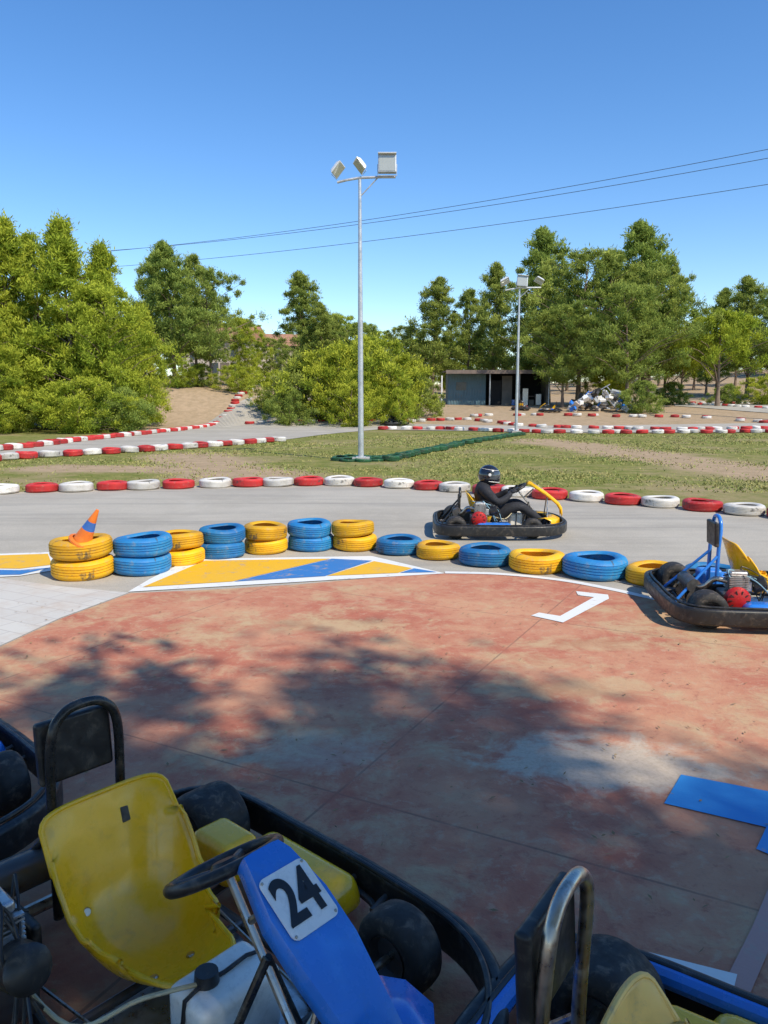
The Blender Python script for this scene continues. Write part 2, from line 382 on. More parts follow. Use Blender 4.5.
lf_d=leafmat("foliage_pine",(.08,.14,.03),(.47,.51,.11),(.26,.37,.08))
m_bark=simple("bark",(.24,.17,.12),.9,scale=3,grime=(.10,.07,.06),bump=.8)
def tree_mesh(name,seed,H,R,base,shape,nblob,nleaf,leaf=(.32,.032),lm=lf_d,blob_r=(.4,.95),trunk_r=.16):
    r=np.random.default_rng(seed); V=[];Fc=[]
    def tubeadd(P,rad,seg=6):
        P=[Vector(p) for p in P]; s0=len(V)
        for i,p in enumerate(P):
            t=(P[min(i+1,len(P)-1)]-P[max(i-1,0)]).normalized(); h=Vector((1,0,0)) if abs(t.x)<.8 else Vector((0,1,0))
            a=t.cross(h).normalized(); b=t.cross(a)
            for k in range(seg):
                q=2*math.pi*k/seg; V.append(tuple(p+(a*math.cos(q)+b*math.sin(q))*rad[i]))
        for i in range(len(P)-1):
            for k in range(seg): Fc.append((s0+i*seg+k,s0+i*seg+(k+1)%seg,s0+(i+1)*seg+(k+1)%seg,s0+(i+1)*seg+k))
    lean=r.normal(0,.03*H,2); tp=[]
    for i in range(7):
        t=i/6; tp.append((lean[0]*t*t+.08*math.sin(3*t+seed),lean[1]*t*t+.08*math.cos(4*t),H*.93*t))
    tubeadd(tp,[trunk_r*(1-.85*i/6)*(1.35 if i==0 else 1) for i in range(7)],8)
    blobs=[]
    for i in range(nblob):
        t=(i+r.random())/nblob
        if shape=='umbrella': t=t**.6
        z=H*(base+(1-base)*t*.97)
        if shape=='cone': prof=(1-t)**.75*(.35+.65*min(1,t*5+.4))
        elif shape=='round': prof=math.sqrt(max(0,1-(2*t-1)**2))*.95+.12
        elif shape=='umbrella': prof=math.sqrt(max(0,1-t**2.4))*.95+.05
        else: prof=(1-t**2.2)*.85+.15
        a=r.uniform(0,6.283); lob=1+.30*math.sin(3*a+seed+z*.5)+.26*math.sin(5*a+z*1.3+seed*2)
        d=R*prof*(r.random()**.45)*lob
        tt=min(1,z/(H*.93)); cx=lean[0]*tt*tt; cy=lean[1]*tt*tt
        bx,by=cx+d*math.cos(a),cy+d*math.sin(a); br=r.uniform(*blob_r)*(1-.35*t)
        z+=.18*d*(1 if shape!='umbrella' else .3)*r.uniform(-.3,1)*(1-t)
        blobs.append((bx,by,z,br,r.random()))
        if d>R*.3 and i%4==0:
            z0=max(H*base*.6,z-d*.55); t0=z0/(H*.93)
            tubeadd([(lean[0]*t0*t0,lean[1]*t0*t0,z0),((cx+bx)/2,(cy+by)/2,(z0+z)/2+.08*d),(bx,by,z)],[trunk_r*.38*(1-.5*t),trunk_r*.22*(1-.5*t),.015],5)
    nb=len(V); B=np.array(blobs); idx=np.repeat(np.arange(len(B)),nleaf); n=len(idx)
    dv=r.normal(size=(n,3)); dv/=np.linalg.norm(dv,axis=1)[:,None]
    rad=B[idx,3]*(r.random(n)**.55)*(1+.3*r.normal(size=n))
    off=dv*rad[:,None]; off[:,2]*=.8
    C=B[idx,:3]+off; C[:,2]=np.maximum(C[:,2],.15)
    ax=dv*.6+r.normal(size=(n,3))*.55; ax[:,2]+=.55; ax/=np.linalg.norm(ax,axis=1)[:,None]
    sd_=np.cross(ax,r.normal(size=(n,3))); sd_/=np.linalg.norm(sd_,axis=1)[:,None]
    L=leaf[0]*r.uniform(.6,1.3,n)[:,None]; W=leaf[1]*r.uniform(.7,1.3,n)[:,None]
    Q=np.stack([C-ax*L*.5,C+sd_*W,C+ax*L*.5,C-sd_*W],1).reshape(-1,3)
    tv=np.array(V) if V else np.zeros((0,3)); AV=np.vstack([tv,Q])
    me=bpy.data.meshes.new(name); me.vertices.add(len(AV)); me.vertices.foreach_set("co",AV.ravel())
    tf=np.array(Fc).ravel(); lq=nb+np.arange(4*n); li=np.concatenate([tf,lq]).astype(np.int32)
    me.loops.add(len(li)); me.loops.foreach_set("vertex_index",li); nf=len(li)//4; me.polygons.add(nf)
    me.polygons.foreach_set("loop_start",np.arange(0,4*nf,4)); me.polygons.foreach_set("loop_total",np.full(nf,4))
    mi=np.zeros(nf,np.int32); mi[len(Fc):]=1; me.polygons.foreach_set("material_index",mi)
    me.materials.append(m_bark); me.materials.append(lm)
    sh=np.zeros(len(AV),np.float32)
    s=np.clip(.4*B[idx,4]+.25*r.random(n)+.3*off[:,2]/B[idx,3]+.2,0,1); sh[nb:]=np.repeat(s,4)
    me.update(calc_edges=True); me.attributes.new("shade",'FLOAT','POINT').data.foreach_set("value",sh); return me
TM={
 'youngA':tree_mesh("young_pine_a",1,12,2.9,.03,'tall',230,170,(.30,.032),lf_y,(.35,.85)),
 'youngB':tree_mesh("young_pine_b",2,12,3.1,.04,'cone',230,170,(.30,.032),lf_y,(.35,.9)),
 'youngC':tree_mesh("young_pine_c",3,11,3.4,.05,'round',230,170,(.30,.032),lf_y,(.4,.95)),
 'pineA':tree_mesh("pine_a",4,14,4.0,.20,'tall',170,170,(.36,.036),lf_d,(.4,1.0),.2),
 'pineB':tree_mesh("pine_b",5,14,4.6,.24,'cone',170,170,(.36,.036),lf_d,(.4,1.05),.2),
 'pineC':tree_mesh("pine_c",6,13,4.6,.25,'round',180,170,(.36,.036),lf_d,(.4,1.1),.2),
 'umb':tree_mesh("umbrella_pine",7,8,4.4,.42,'umbrella',130,200,(.32,.036),lf_y,(.5,.9),.2),
 'shrub':tree_mesh("shrub",8,4.2,3.0,.02,'round',110,160,(.22,.028),lf_y,(.35,.75),.07),
 'shrubB':tree_mesh("shrub_b",9,3.6,2.7,.02,'tall',100,160,(.22,.028),lf_d,(.35,.7),.07),
 'shade':tree_mesh("shade_pine",10,11,4.6,.42,'umbrella',90,108,(.34,.040),lf_y,(.5,1.15),.2),
}
HC={}
def plant(name,kind,px,y,top=None,height=None,rz=None,parent=None,wid=1.0):
    me=TM[kind]; x=(px-384)/F*y; z=float(hgt(x,y))
    H=max(v.co.z for v in me.vertices) if kind not in HC else HC[kind]; HC[kind]=H
    if top is not None: height=AT(px,top,y).z-z
    s=height/H; o=bpy.data.objects.new(name,me); o.location=(x,y,z-.05); o.scale=(s*wid,s*wid,s); o.rotation_euler=(0,0,random.uniform(0,6.28) if rz is None else rz)
    return link(o,parent)
for k,px,y,top,wd in [('youngA',-35,43,215,1.0),('youngB',15,46,206,1.1),('youngB',78,45,207,1.15),('youngA',48,49,226,.8),('youngC',118,44,278,1.0),('youngA',-70,46,210,1.1),
      ('youngB',5,41,300,1.2),('youngB',145,50,296,1.0),('youngB',108,47,232,1.0)]:
    plant("pine_tree",k,px,y,top,wid=wd)
for k,px,y,top,wd in [('pineB',178,60,238,1.1),('pineC',214,62,262,.9),('pineB',156,64,250,.9),('youngC',248,66,315,.9),('pineA',200,66,250,.9),('pineC',268,72,335,1.1),('pineC',288,70,345,1.2),
      ('pineB',308,78,268,1.15),('pineA',335,80,312,1.0),('pineC',365,76,318,1.0),('pineB',325,74,300,1.0),
      ('pineB',432,80,274,1.1),('pineA',467,82,285,.9),('pineB',492,85,260,.9),('pineC',405,84,322,1.0),
      ('pineB',545,76,222,1.05),('pineC',575,70,244,1.1),('pineA',602,72,244,.95),('pineB',640,73,216,1.15),('pineA',662,75,250,.75),('pineC',625,64,276,1.1),('pineC',535,78,272,1.0),('pineC',645,68,262,.9),('pineC',560,66,300,1.0),
      ('pineB',742,95,272,1.1),('pineC',775,90,280,1.1),('pineB',712,100,285,1),('pineC',800,88,275,1.0)]:
    plant("pine_tree",k,px,y,top,wid=wd)
plant("umbrella_pine",'umb',713,68,306,wid=.95); plant("umbrella_pine",'umb',678,74,335,wid=.8)
for k,px,y,top,wd in [('shrub',275,55,366,1.0),('shrubB',305,54,352,1.0),('shrub',335,53,338,1.0),('shrub',362,54,330,1.0),('shrub',392,55,348,1.1),('shrubB',418,56,372,.9),
      ('shrub',350,49,376,1.0),('shrubB',290,50,384,.9),('shrub',400,50,384,.8),('shrubB',15,42,388,1.1),('shrub',80,41,372,1.2),('shrubB',125,42,384,1.0),('shrub',-20,39,395,1.2),('shrub',180,60,356,1.1),('shrub',240,60,362,1.2),('shrubB',205,62,362,1.2),
      ('shrubB',640,60,378,1.0),('shrub',600,70,368,1.2),('shrubB',670,72,380,1.1),('shrub',760,72,372,1.3),('shrubB',725,74,382,1.2)]:
    plant("shrub",k,px,y,top,wid=wd)
forest=empty("distant_pine_forest")
for i in range(75):
    y=random.uniform(95,150); px=-330+1430*(i+random.random())/75
    plant("forest_tree",random.choice(['pineA','pineB','pineC','youngC']),px,y,None,random.uniform(7,11) if px<680 else random.uniform(6,9),parent=forest,wid=1.4)
for x,y,h,rz,sc in [(1.6,-4.3,11.0,.3,1.0),(6.6,-4.9,10.5,1.9,1.0),(-3.2,-4.6,10.5,4.0,1.0),(11.3,-5.8,11,5.2,1.0),(4.2,-7.4,11.5,3.3,1.1),(9.3,-9.5,11.5,2.0,1.1),(3.6,-3.4,9.0,4.4,.9)]:
    me=TM['shade']; o=bpy.data.objects.new("pine_tree",me); s=h/11.0; o.location=(x,y,0); o.scale=(s*sc,s*sc,s); o.rotation_euler=(0,0,rz); link(o)
# ------------------------------------------------------------------ tyres
def tyre_mesh(name,mat,seed):
    R,W,hole=.31,.20,.185
    pr=[(hole,.025),(hole+.015,.006),(hole+.05,-.002),(R-.045,.004),(R-.018,.018),(R-.004,.038)]
    n=4
    for k in range(n):
        z0=.045+k*(W-.09)/n; z1=.045+(k+1)*(W-.09)/n
        pr+= [(R,z0+.004),(R,z1-.006),(R-.009,z1-.004),(R-.009,z1)]
    pr+= [(R-.004,W-.038),(R-.018,W-.018),(R-.045,W-.004),(hole+.05,W+.002),(hole+.015,W-.006),(hole,W-.025),(hole+.02,W-.035),(R-.03,W-.05),(R-.03,.05),(hole+.02,.035)]
    V,Fc=lathe_data(pr,40,True); r=random.Random(seed); k1=r.uniform(0,6)
    V=[(x*(1+.02*math.sin(2*math.atan2(y,x)+k1)),y*(1+.018*math.sin(3*math.atan2(y,x)+k1)),z+.008*math.sin(2*math.atan2(y,x)+k1)) for x,y,z in V]
    me=bpy.data.meshes.new(name); me.from_pydata(V,[],Fc); me.materials.append(mat)
    me.polygons.foreach_set("use_smooth",[True]*len(me.polygons)); me.set_sharp_from_angle(angle=math.radians(50)); me.update(); return me
TY={c:[tyre_mesh("tyre_"+c,m,i) for i in range(3)] for c,m in (('y',m_ty),('b',m_tb),('r',m_tr),('w',m_tw),('g',m_tg))}
def tyre(c,x,y,z,parent,s=1.0,tilt=0.03,sz=1.0):
    o=bpy.data.objects.new("tyre",random.choice(TY[c])); o.location=(x,y,z); s*=random.uniform(.96,1.04); o.scale=(s,s,s*sz)
    o.rotation_euler=(random.uniform(-tilt,tilt),random.uniform(-tilt,tilt),random.uniform(0,6.28)); return link(o,parent)
for px,py,wpx,c,nn_ in [(83,583,63,'y',2),(142,578,57,'b',2),(181,568,48,'y',2),(221,561,47,'b',2),(266,556,44,'y',2),(311,553,44,'b',2),(355,553,44,'y',2),
      (399,557,46,'b',1),(438,562,46,'y',1),(485,569,52,'b',1),(537,576,56,'y',1),(595,583,64,'b',1),(655,590,58,'y',1),(716,596,66,'b',1)]:
    x,y=G(px,py); s=wpx*(y+.3)/F/.62; y+=.31*s; x=(px-384)/F*(y*math.cos(TH)+1.6*math.sin(TH))
    st=empty("tyre_stack" if nn_==2 else "painted_tyre",(x,y,.004))
    for k in range(nn_):
        t=tyre(c,random.uniform(-.03,.03)*k,random.uniform(-.03,.03)*k,.2*k*s*1.0,st,s,.01+.04*k)
    if px==83:
        e=empty("traffic_cone",(x+.06,y-.16,.37*s),0); e.rotation_euler=(math.radians(6),math.radians(30),0)
        m_or=simple("cone_orange",(.85,.2,.02),.5); m_cb=simple("cone_blue",(.05,.16,.5),.5)
        lathe("base_skirt",[(0,0),(.13,0),(.13,.02),(.10,.03)],m_or,e)
        for i,(z0,z1,mm_) in enumerate([(.02,.16,m_or),(.16,.25,m_cb),(.25,.38,m_or)]):
            f=lambda z:.095-.080*z/.38
            lathe("band_%d"%i,[(f(z0),z0),(f(z1),z1)]+([(0,z1)] if i==2 else []),mm_,e)
row=empty("red_white_tyre_barrier")
rp=catmull([(*G(*p),0) for p in [(-180,507),(-60,499),(0,495),(130,491),(240,488),(350,487),(440,492),(547,500),(617,505),(690,511),(768,518),(860,528),(960,540)]],30,False)
def place_row(path,colors,parent,spacing=.62,s=1.0,tilt=.02,off=0,jit=.02,zf=lambda x,y:0,sz=1.0):
    acc=0;k=0;prev=path[0];nxt=0
    for p in path[1:]:
        acc+=(p-prev).length; prev=p
        if acc>=nxt:
            c=colors[k%len(colors)]; k+=1; nxt=acc+spacing if nxt==0 else nxt+spacing
            if c!='_': tyre(c,p.x+random.uniform(-jit,jit),p.y+.3+random.uniform(-jit,jit),zf(p.x,p.y)+.002,parent,s,tilt,sz=sz)
place_row(rp,'wrwr',row,.645,1.0,sz=.82,jit=.05)
def row2(name,pts,cols,spacing=.62,s=1.0,jit=.06,nrow=1):
    P_=catmull([(*(p if isinstance(p[0],float) else G(*p)),0) for p in pts],40,False); e=empty(name)
    for q in range(nrow): place_row(P_,cols,e,spacing,s,.05,0,jit,lambda x,y:float(hgt(x,y))+.2*q)
row2("red_white_tyre_barrier",[(-200,482),(0,461),(100,455),(200,448),(278,442)],'rwrwrw',.66)
row2("red_white_tyre_barrier",[(-200,470),(0,451),(75,442),(150,434),(220,426),(250,421.5)],'rrwrwrrw',.66,nrow=1)
row2("red_white_tyre_barrier",[yat(250,51.),yat(300,52.0),yat(380,53.0)],'rwrrw',.68)
row2("red_white_tyre_barrier",[yat(383,45.),yat(440,45.),yat(500,42),yat(560,40),yat(640,40.),yat(768,41.),yat(850,42)],'rwwrwrrw',.7,1.0,.25)
row2("red_white_tyre_barrier",[yat(395,52),yat(470,54),yat(540,48),yat(600,46),yat(680,44),yat(768,46),yat(850,47)],'wrwwrrwr',.7,1.0,.3)
row2("red_white_tyre_barrier",[yat(470,57),yat(560,58),yat(620,57),yat(700,56),yat(800,50)],'wrw_rwwr_r',.8,1.0,.5)
row2("red_white_tyre_barrier",[yat(690,72),yat(768,64),yat(850,60)],'wrww',.8,1.0,.2)
row2("red_white_tyre_barrier",[yat(680,82),yat(768,79),yat(850,76)],'wrww',.9,1.0,.2)
ge=empty("green_tyre_border")
cx,cy=G(360,460)
for k in range(9):
    a=2*math.pi*k/9; tyre('g',cx+.62*math.cos(a),cy+.62*math.sin(a),-.04,ge,.85,.1,.8)
row2("green_tyre_border",[(388,462),(420,455),(470,444),(520,435.5)],'g',.60,.8,.12)
# ------------------------------------------------------------------ lamp posts
def lamp_post(px,py,toppy,arm,heads):
    x,y=G(px,py); e=empty("floodlight_pole",(x,y,0)); H=AT(px,toppy,y).z
    lathe("pole",[(.0,0),(.085,0),(.08,.5),(.07,H*.5),(.042,H),(0,H)],m_galv,e,16)
    box("foundation",(0,0,.05),(.5,.5,.12),simple("concrete_base",(.4,.38,.34),.9),e,.01)
    box("base_plate",(0,0,.12),(.28,.28,.03),m_galv,e,.004)
    sweep("crossarm",[(arm[0],-.02,H-.12),(0,-.02,H+.0),(arm[1],-.02,H+.02)],.035,m_galv,e,n=2,seg=8)
    sweep("brace",[(0,-.01,H-.5),(arm[1]*.5,-.01,H)],.018,m_galv,e,n=1,seg=6)
    for (hx,hz,s,ry,rx,kind) in heads:
        h=empty("floodlight",(hx,-.05,H+hz),0,e); h.rotation_euler=(rx,ry,0)
        if kind=='box':
            box("housing",(0,0,0),(s,.14*s/.5,s*.95),m_galv,h,.02); box("glass",(0,-.075*s/.5,0),(s*.88,.008,s*.82),m_glass,h,.0)
            box("hood",(0,-.10*s/.5,s*.5),(s,.14,.015),m_lampw,h)
            sweep("bracket",[(-s*.52,.0,0),(-s*.52,0,-s*.62),(s*.52,0,-s*.62),(s*.52,0,0)],.012,m_galv,h,n=1,seg=6)
        else:
            V=[];
            for q,(ww,hh,dd) in enumerate([(s*.5,s*.42,0),(s*.36,s*.3,s*.28),(s*.15,s*.14,s*.42)]): V+= [(a*ww,dd,b*hh) for a,b in ((-1,-1),(1,-1),(1,1),(-1,1))]
            Fc=[(3,2,1,0),(8,9,10,11)]
            for q in range(2):
                for k in range(4): Fc.append((q*4+k,q*4+(k+1)%4,q*4+4+(k+1)%4,q*4+4+k))
            o=mesh("housing",V,Fc,m_lampw,h); b=o.modifiers.new("b","BEVEL"); b.width=.015; b.segments=2
            box("glass",(0,-.008,0),(s*.86,.008,s*.7),m_glass,h)
            sweep("bracket",[(-s*.5,.1,0),(-s*.5,.05,-s*.5),(s*.5,.05,-s*.5),(s*.5,.1,0)],.01,m_galv,h,n=1,seg=6)
    return e
lamp_post(361,461,178,(-.62,.98),[(.75,.34,.5,0,-.15,'box'),(-.58,.20,.40,-.9,1.0,'pan'),(-.02,.30,.40,.9,1.1,'pan')])
lamp_post(516,433,288,(-.75,1.1),[(-.75,.30,.5,-.5,.9,'pan'),(.12,.32,.55,0.1,-.2,'box'),(1.0,.35,.45,.5,.9,'pan')])
m_wire=simple("cable",(.05,.07,.10),.6)
for (a,b,sag) in [((30,257),(860,131),2.4),((30,255),(860,141),2.5),((30,272),(900,163),2.0)]:
    A=AT(a[0],a[1],95); B=AT(b[0],b[1],52); pts=[A.lerp(B,t/24)-Vector((0,0,sag*4*(t/24)*(1-t/24)*.5)) for t in range(25)]
    sweep("power_line",pts,.022,m_wire,n=1,seg=5)
for p,yy in (((860,125),52),((30,255),95)):
    T_=AT(p[0],p[1],yy); e=empty("utility_pole",(T_.x,T_.y,float(hgt(T_.x,T_.y))))
    hh=T_.z-e.location.z+.6; lathe("pole",[(0,0),(.2,0),(.12,hh),(0,hh)],simple("timber",(.16,.11,.07),.9),e,12)
    box("crossarm",(0,0,hh-.5),(2.2,.12,.14),m_bark,e,.01)
    for q in (-.9,0,.9): lathe("insulator",[(0,0),(.06,0),(.04,.06),(.06,.1),(.03,.2),(0,.2)],m_whp,e,10,loc=(q,0,hh-.43))
# ------------------------------------------------------------------ buildings
m_cont=simple("container_blue",(.09,.17,.20),.6,scale=1.5,grime=(.24,.15,.09)); m_wall=simple("dark_wall",(.13,.12,.10),.9,scale=1.5)
m_roof=simple("sheet_roof",(.20,.15,.12),.8,scale=2); m_dark=simple("dark_opening",(.012,.012,.012),.9)
m_stucco=simple("stucco",(.62,.52,.42),.9,var=.12,scale=1.5); m_tile=simple("roof_tile",(.40,.20,.12),.85,scale=3); m_shut=simple("window_glass",(.05,.06,.07),.2)
bx=(447-384)/F*70; bz=float(hgt(bx+4,70)); sh=empty("workshop_shed",(bx,70,bz))
box("container",(1.7,1.2,1.4),(3.4,2.4,2.8),m_cont,sh)
for k in range(14): box("rib_%d"%k,(.12+k*.243,-.02,1.4),(.1,.04,2.6),m_cont,sh)
box("back_wall",(6.2,2.5,1.45),(5.4,.15,2.9),m_dark,sh); box("side_wall",(8.9,1.2,1.45),(.15,2.5,2.9),m_wall,sh)
box("partition_wall",(5.3,-.02,1.3),(.9,.1,2.6),m_wall,sh); 
box("roof",(4.5,.6,3.0),(9.6,4.4,.12),m_roof,sh,rot=(.03,0,0)); box("fascia",(4.5,-1.62,2.9),(9.6,.05,.32),m_roof,sh); box("door",(4.3,.05,1.1),(1.0,.06,2.2),m_dark,sh)
box("window",(1.2,-.05,1.7),(.9,.05,.7),m_shut,sh)
for q in (3.6,6.2,8.8): lathe("post",[(0,0),(.06,0),(.06,2.9),(0,2.9)],m_galv,sh,8,loc=(q,-1.3,0))
box("workbench",(7.2,1.4,.8),(1.8,.7,.08),m_roof,sh)
for q in range(5): box("crate_%d"%q,(5.9+q*.6,.9+.2*(q%2),.25+.25*(q%3)),(.5,.5,.5+.5*(q%3)),random.choice([m_wall,m_blu,m_alu,m_roof]),sh,.02)
def house(x,y,w_,d_,h_,rz,zoff=0):
    e=empty("village_house",(x,y,float(hgt(x,y))+zoff),rz); box("walls",(0,0,h_/2),(w_,d_,h_),m_stucco,e)
    V=[(-w_/2-.4,-d_/2-.4,h_+.02),(w_/2+.4,-d_/2-.4,h_+.02),(w_/2+.4,d_/2+.4,h_+.02),(-w_/2-.4,d_/2+.4,h_+.02),(-w_/2-.4,0,h_+1.7),(w_/2+.4,0,h_+1.7)]
    mesh("roof",V,[(0,1,5,4),(2,3,4,5),(0,4,3),(1,2,5),(0,3,2,1)],m_tile,e)
    for q in (-.3,0,.3):
        for zz in (1.5,h_-1.4): box("window",(q*w_,-d_/2-.02,zz),(.9,.06,1.2),m_shut,e)
    box("door",(.15*w_,-d_/2-.03,1.05),(1,.06,2.1),m_roof,e)
house((276-384)/F*100,100,8,6,4.2,.3,-.4); house((228-384)/F*90,90,8,6,4.5,-.2,-.3)
lathe("signal_post",[(0,0),(.06,0),(.06,2.6),(0,2.6)],m_whp,None,10,loc=((441-384)/F*66,66,float(hgt(5,66))))
pile=empty("scrap_pile",((600-384)/F*62,62,float(hgt(17,62))))
mats=[m_whp,m_whp,m_galv,m_alu,m_whpl,m_whpl,m_stucco,m_bpl,m_blu,m_bpl]
for k in range(120):
    a=random.uniform(-2.6,2.6); hmax=1.7*(1-(a/2.9)**2); z=random.uniform(.1,max(.2,hmax))
    if k%4==0: sweep("pipe_%d"%k,[(a,random.uniform(-.8,.6),z),(a+random.uniform(-.8,.8),random.uniform(-.8,.6),z+random.uniform(0,.5))],.04,random.choice(mats),pile,n=1,seg=6)
    else: box("sheet_%d"%k,(a,random.uniform(-.8,.6),z),(random.uniform(.2,.8),random.uniform(.1,.5),random.uniform(.08,.4)),random.choice(mats),pile,.02,(random.uniform(-.8,.8),random.uniform(-.8,.8),random.uniform(0,3)))
# ------------------------------------------------------------------ karts
RX,FX=-.62,.35
seat_prof=catmull([(.08,0,.205),(-.02,0,.15),(-.16,0,.105),(-.28,0,.12),(-.37,0,.21),(-.41,0,.32),(-.445,0,.44),(-.47,0,.53)],5,False)
def seat_surface(u,v):
    vv=v-(.07*abs(u)**5 if v>.85 else (-.10*abs(u)**4 if v<.15 else 0))
    i=max(0,min(len(seat_prof)-1,vv*(len(seat_prof)-1))); a=int(min(i,len(seat_prof)-2)); f=i-a
    p=seat_prof[a].lerp(seat_prof[a+1],f); t=(seat_prof[a+1]-seat_prof[a]).normalized(); nrm=Vector((-t.z,0,t.x)); 
    if nrm.z<0 and v<.4: nrm=-nrm
    if v>=.4 and nrm.x<0: nrm=-nrm
    hw=np.interp(v,[0,.25,.5,.75,1],[.125,.175,.205,.215,.205]); wing=np.interp(v,[0,.2,.45,.7,1],[.05,.12,.17,.12,.03])
    q=p+nrm*wing*abs(u)**2.6; q.y=math.copysign(hw*(1-(1-abs(u))**1.25),u); return q
def wheel(name,x,y,r,wd,parent,steer=0):
    e=empty(name,(x,y,r),steer,parent); side=1 if y>0 else -1
    h=wd/2
    pr=[(r*.48,-h+.012),(r*.6,-h),(r*.88,-h+.004),(r*.975,-h+.02),(r,-h+.045),(r,h-.045),(r*.975,h-.02),(r*.88,h-.004),(r*.6,h),(r*.48,h-.012)]
    lathe("slick_tyre",pr,m_rub,e,32,True,rot=(math.pi/2,0,0),sharp=60)
    lathe("rim",[(0,-h*.5),(r*.2,-h*.5),(r*.42,-h*.55),(r*.5,-h*.95),(r*.5,h*.95),(r*.42,h*.55),(r*.2,h*.5),(0,h*.5)],m_dsteel,e,20,rot=(math.pi/2,0,0))
    lathe("hub",[(0,-.0),(.03,0),(.03,h*1.1),(.012,h*1.15),(0,h*1.15)],m_dsteel,e,12,rot=(-side*math.pi/2,0,0))
    return e
hose=simple("clear_hose",(.6,.5,.3),.2); wblue=simple("wire_blue",(.3,.5,.6),.3)
def kart(loc,heading,seatm=m_yel,panelm=m_blu,podm=m_yel,nosem=m_blu,hoopm=m_blkp,number=None,detail=True,bumpm=m_bpl,steer=0,pad=True,trim=None,hoop=True,podl=None,sh=(0,0,0),eng=(-.33,-.40,.12)):
    K=empty("go_kart",loc,heading)
    loop=[(.82,0),(.80,.26),(.70,.50),(.50,.645),(.15,.69),(-.3,.70),(-.68,.69),(-.84,.58),(-.88,.3)]
    loop=loop+[(-.88,0)]+[(x,-y) for x,y in reversed(loop[1:])]
    pr=[(a,b) for a,b in rrect(.05,.13,.022,4)]
    sweep("surround_bumper",[(x,y,.12) for x,y in loop],0,bumpm,K,True,8,prof=pr)
    if trim: sweep("bumper_trim",[(x*.955,y*.95,.165) for x,y in loop],.03,trim,K,True,8)
    sweep("bumper_lip",[(x*.97,y*.965,.190) for x,y in loop],.010,bumpm,K,True,8)
    for s in (1,-1):
        sweep("chassis_rail",[(-.78,.28*s,.10),(-.4,.30*s,.07),(.1,.30*s,.07),(.35,.20*s,.07),(.68,.16*s,.08)],.016,m_dsteel,K)
        sweep("side_rail",[(-.35,.30*s,.07),(-.3,.62*s,.09),(.16,.62*s,.09),(.2,.28*s,.07)],.012,m_dsteel,K)
        sweep("front_rail",[(.25,.22*s,.08),(.36,.36*s,.12),(.42,.30*s,.12),(.72,.30*s,.10)],.014,m_dsteel,K)
        for xx in (.0,.15): sweep("bumper_strut",[(xx,.60*s,.10),(xx,.68*s,.12)],.014,m_dsteel,K,n=1)
        box("side_pod",(-.14,.53*s,.14),(.50,.20,.12),podm,K,.045,taper=.86)
    for xx in (-.70,-.15,.3,.66): sweep("cross_tube",[(xx,-.3,.075),(xx,.3,.075)],.014,m_dsteel,K,n=1)
    for xx in (-.84,.77): sweep("bumper_strut",[(xx,.2,.11),(xx*.85,.2,.1)],.014,m_dsteel,K,n=1); sweep("bumper_strut",[(xx,-.2,.11),(xx*.85,-.2,.1)],.014,m_dsteel,K,n=1)
    mesh("floor_pan",[(-.2,-.29,.05),(.35,-.24,.05),(.70,-.17,.055),(.70,.17,.055),(.35,.24,.05),(-.2,.29,.05)],[(0,1,2,3,4,5)],m_alu if detail else m_dsteel,K)
    V=[];Fc=[]
    for i in range(9):
        y=-.34+.68*i/8; bx_=.775-.16*(abs(y)/.34)**2.2
        V+= [(bx_,y,.09),(bx_-.01,y,.2),(bx_-.09,y*.95,.235),(bx_-.17,y*.86,.225)]
    for i in range(8):
        for j in range(3): Fc.append((i*4+j,(i+1)*4+j,(i+1)*4+j+1,i*4+j+1))
    o=mesh("nose_cone",V,Fc,nosem,K,True,60); sm=o.modifiers.new("s","SOLIDIFY"); sm.thickness=.006
    wheel("front_wheel",FX,.50,.13,.125,K,steer); wheel("front_wheel",FX,-.50,.13,.125,K,steer)
    wheel("rear_wheel",RX,.52,.14,.20,K); wheel("rear_wheel",RX,-.52,.14,.20,K)
    sweep("rear_axle",[(RX,-.5,.14),(RX,.5,.14)],.02,m_steel,K,n=1); 
    for s in (1,-1):
        sweep("stub_axle",[(FX,.32*s,.13),(FX,.47*s,.13)],.012,m_steel,K,n=1); box("kingpin",(FX,.33*s,.13),(.04,.03,.11),m_steel,K,.004)
        sweep("tie_rod",[(FX-.08,.34*s,.12),(.40,.03*s,.13)],.008,m_steel,K,n=1,seg=8)
    lathe("brake_disc",[(.02,-.004),(.085,-.004),(.085,.004),(.02,.004)],m_steel,K,24,True,loc=(RX,.12,.14),rot=(math.pi/2,0,0))
    box("brake_caliper",(RX+.06,.12,.2),(.06,.06,.05),m_dsteel,K,.01)
    lathe("sprocket",[(.02,-.003),(.095,-.003),(.095,.003),(.02,.003)],m_dsteel,K,30,True,loc=(RX,-.26,.14),rot=(math.pi/2,0,0))
    ST=empty("seat_assembly",sh,0,K)
    V=[];nu,nv=22,34
    for j in range(nv+1):
        for i in range(nu+1): V.append(seat_surface(-1+2*i/nu,j/nv))
    Fc=[(j*(nu+1)+i,j*(nu+1)+i+1,(j+1)*(nu+1)+i+1,(j+1)*(nu+1)+i) for j in range(nv) for i in range(nu)]
    o=mesh("bucket_seat",V,Fc,seatm,ST,True,180); sm=o.modifiers.new("s","SOLIDIFY"); sm.thickness=.009; sm.offset=0
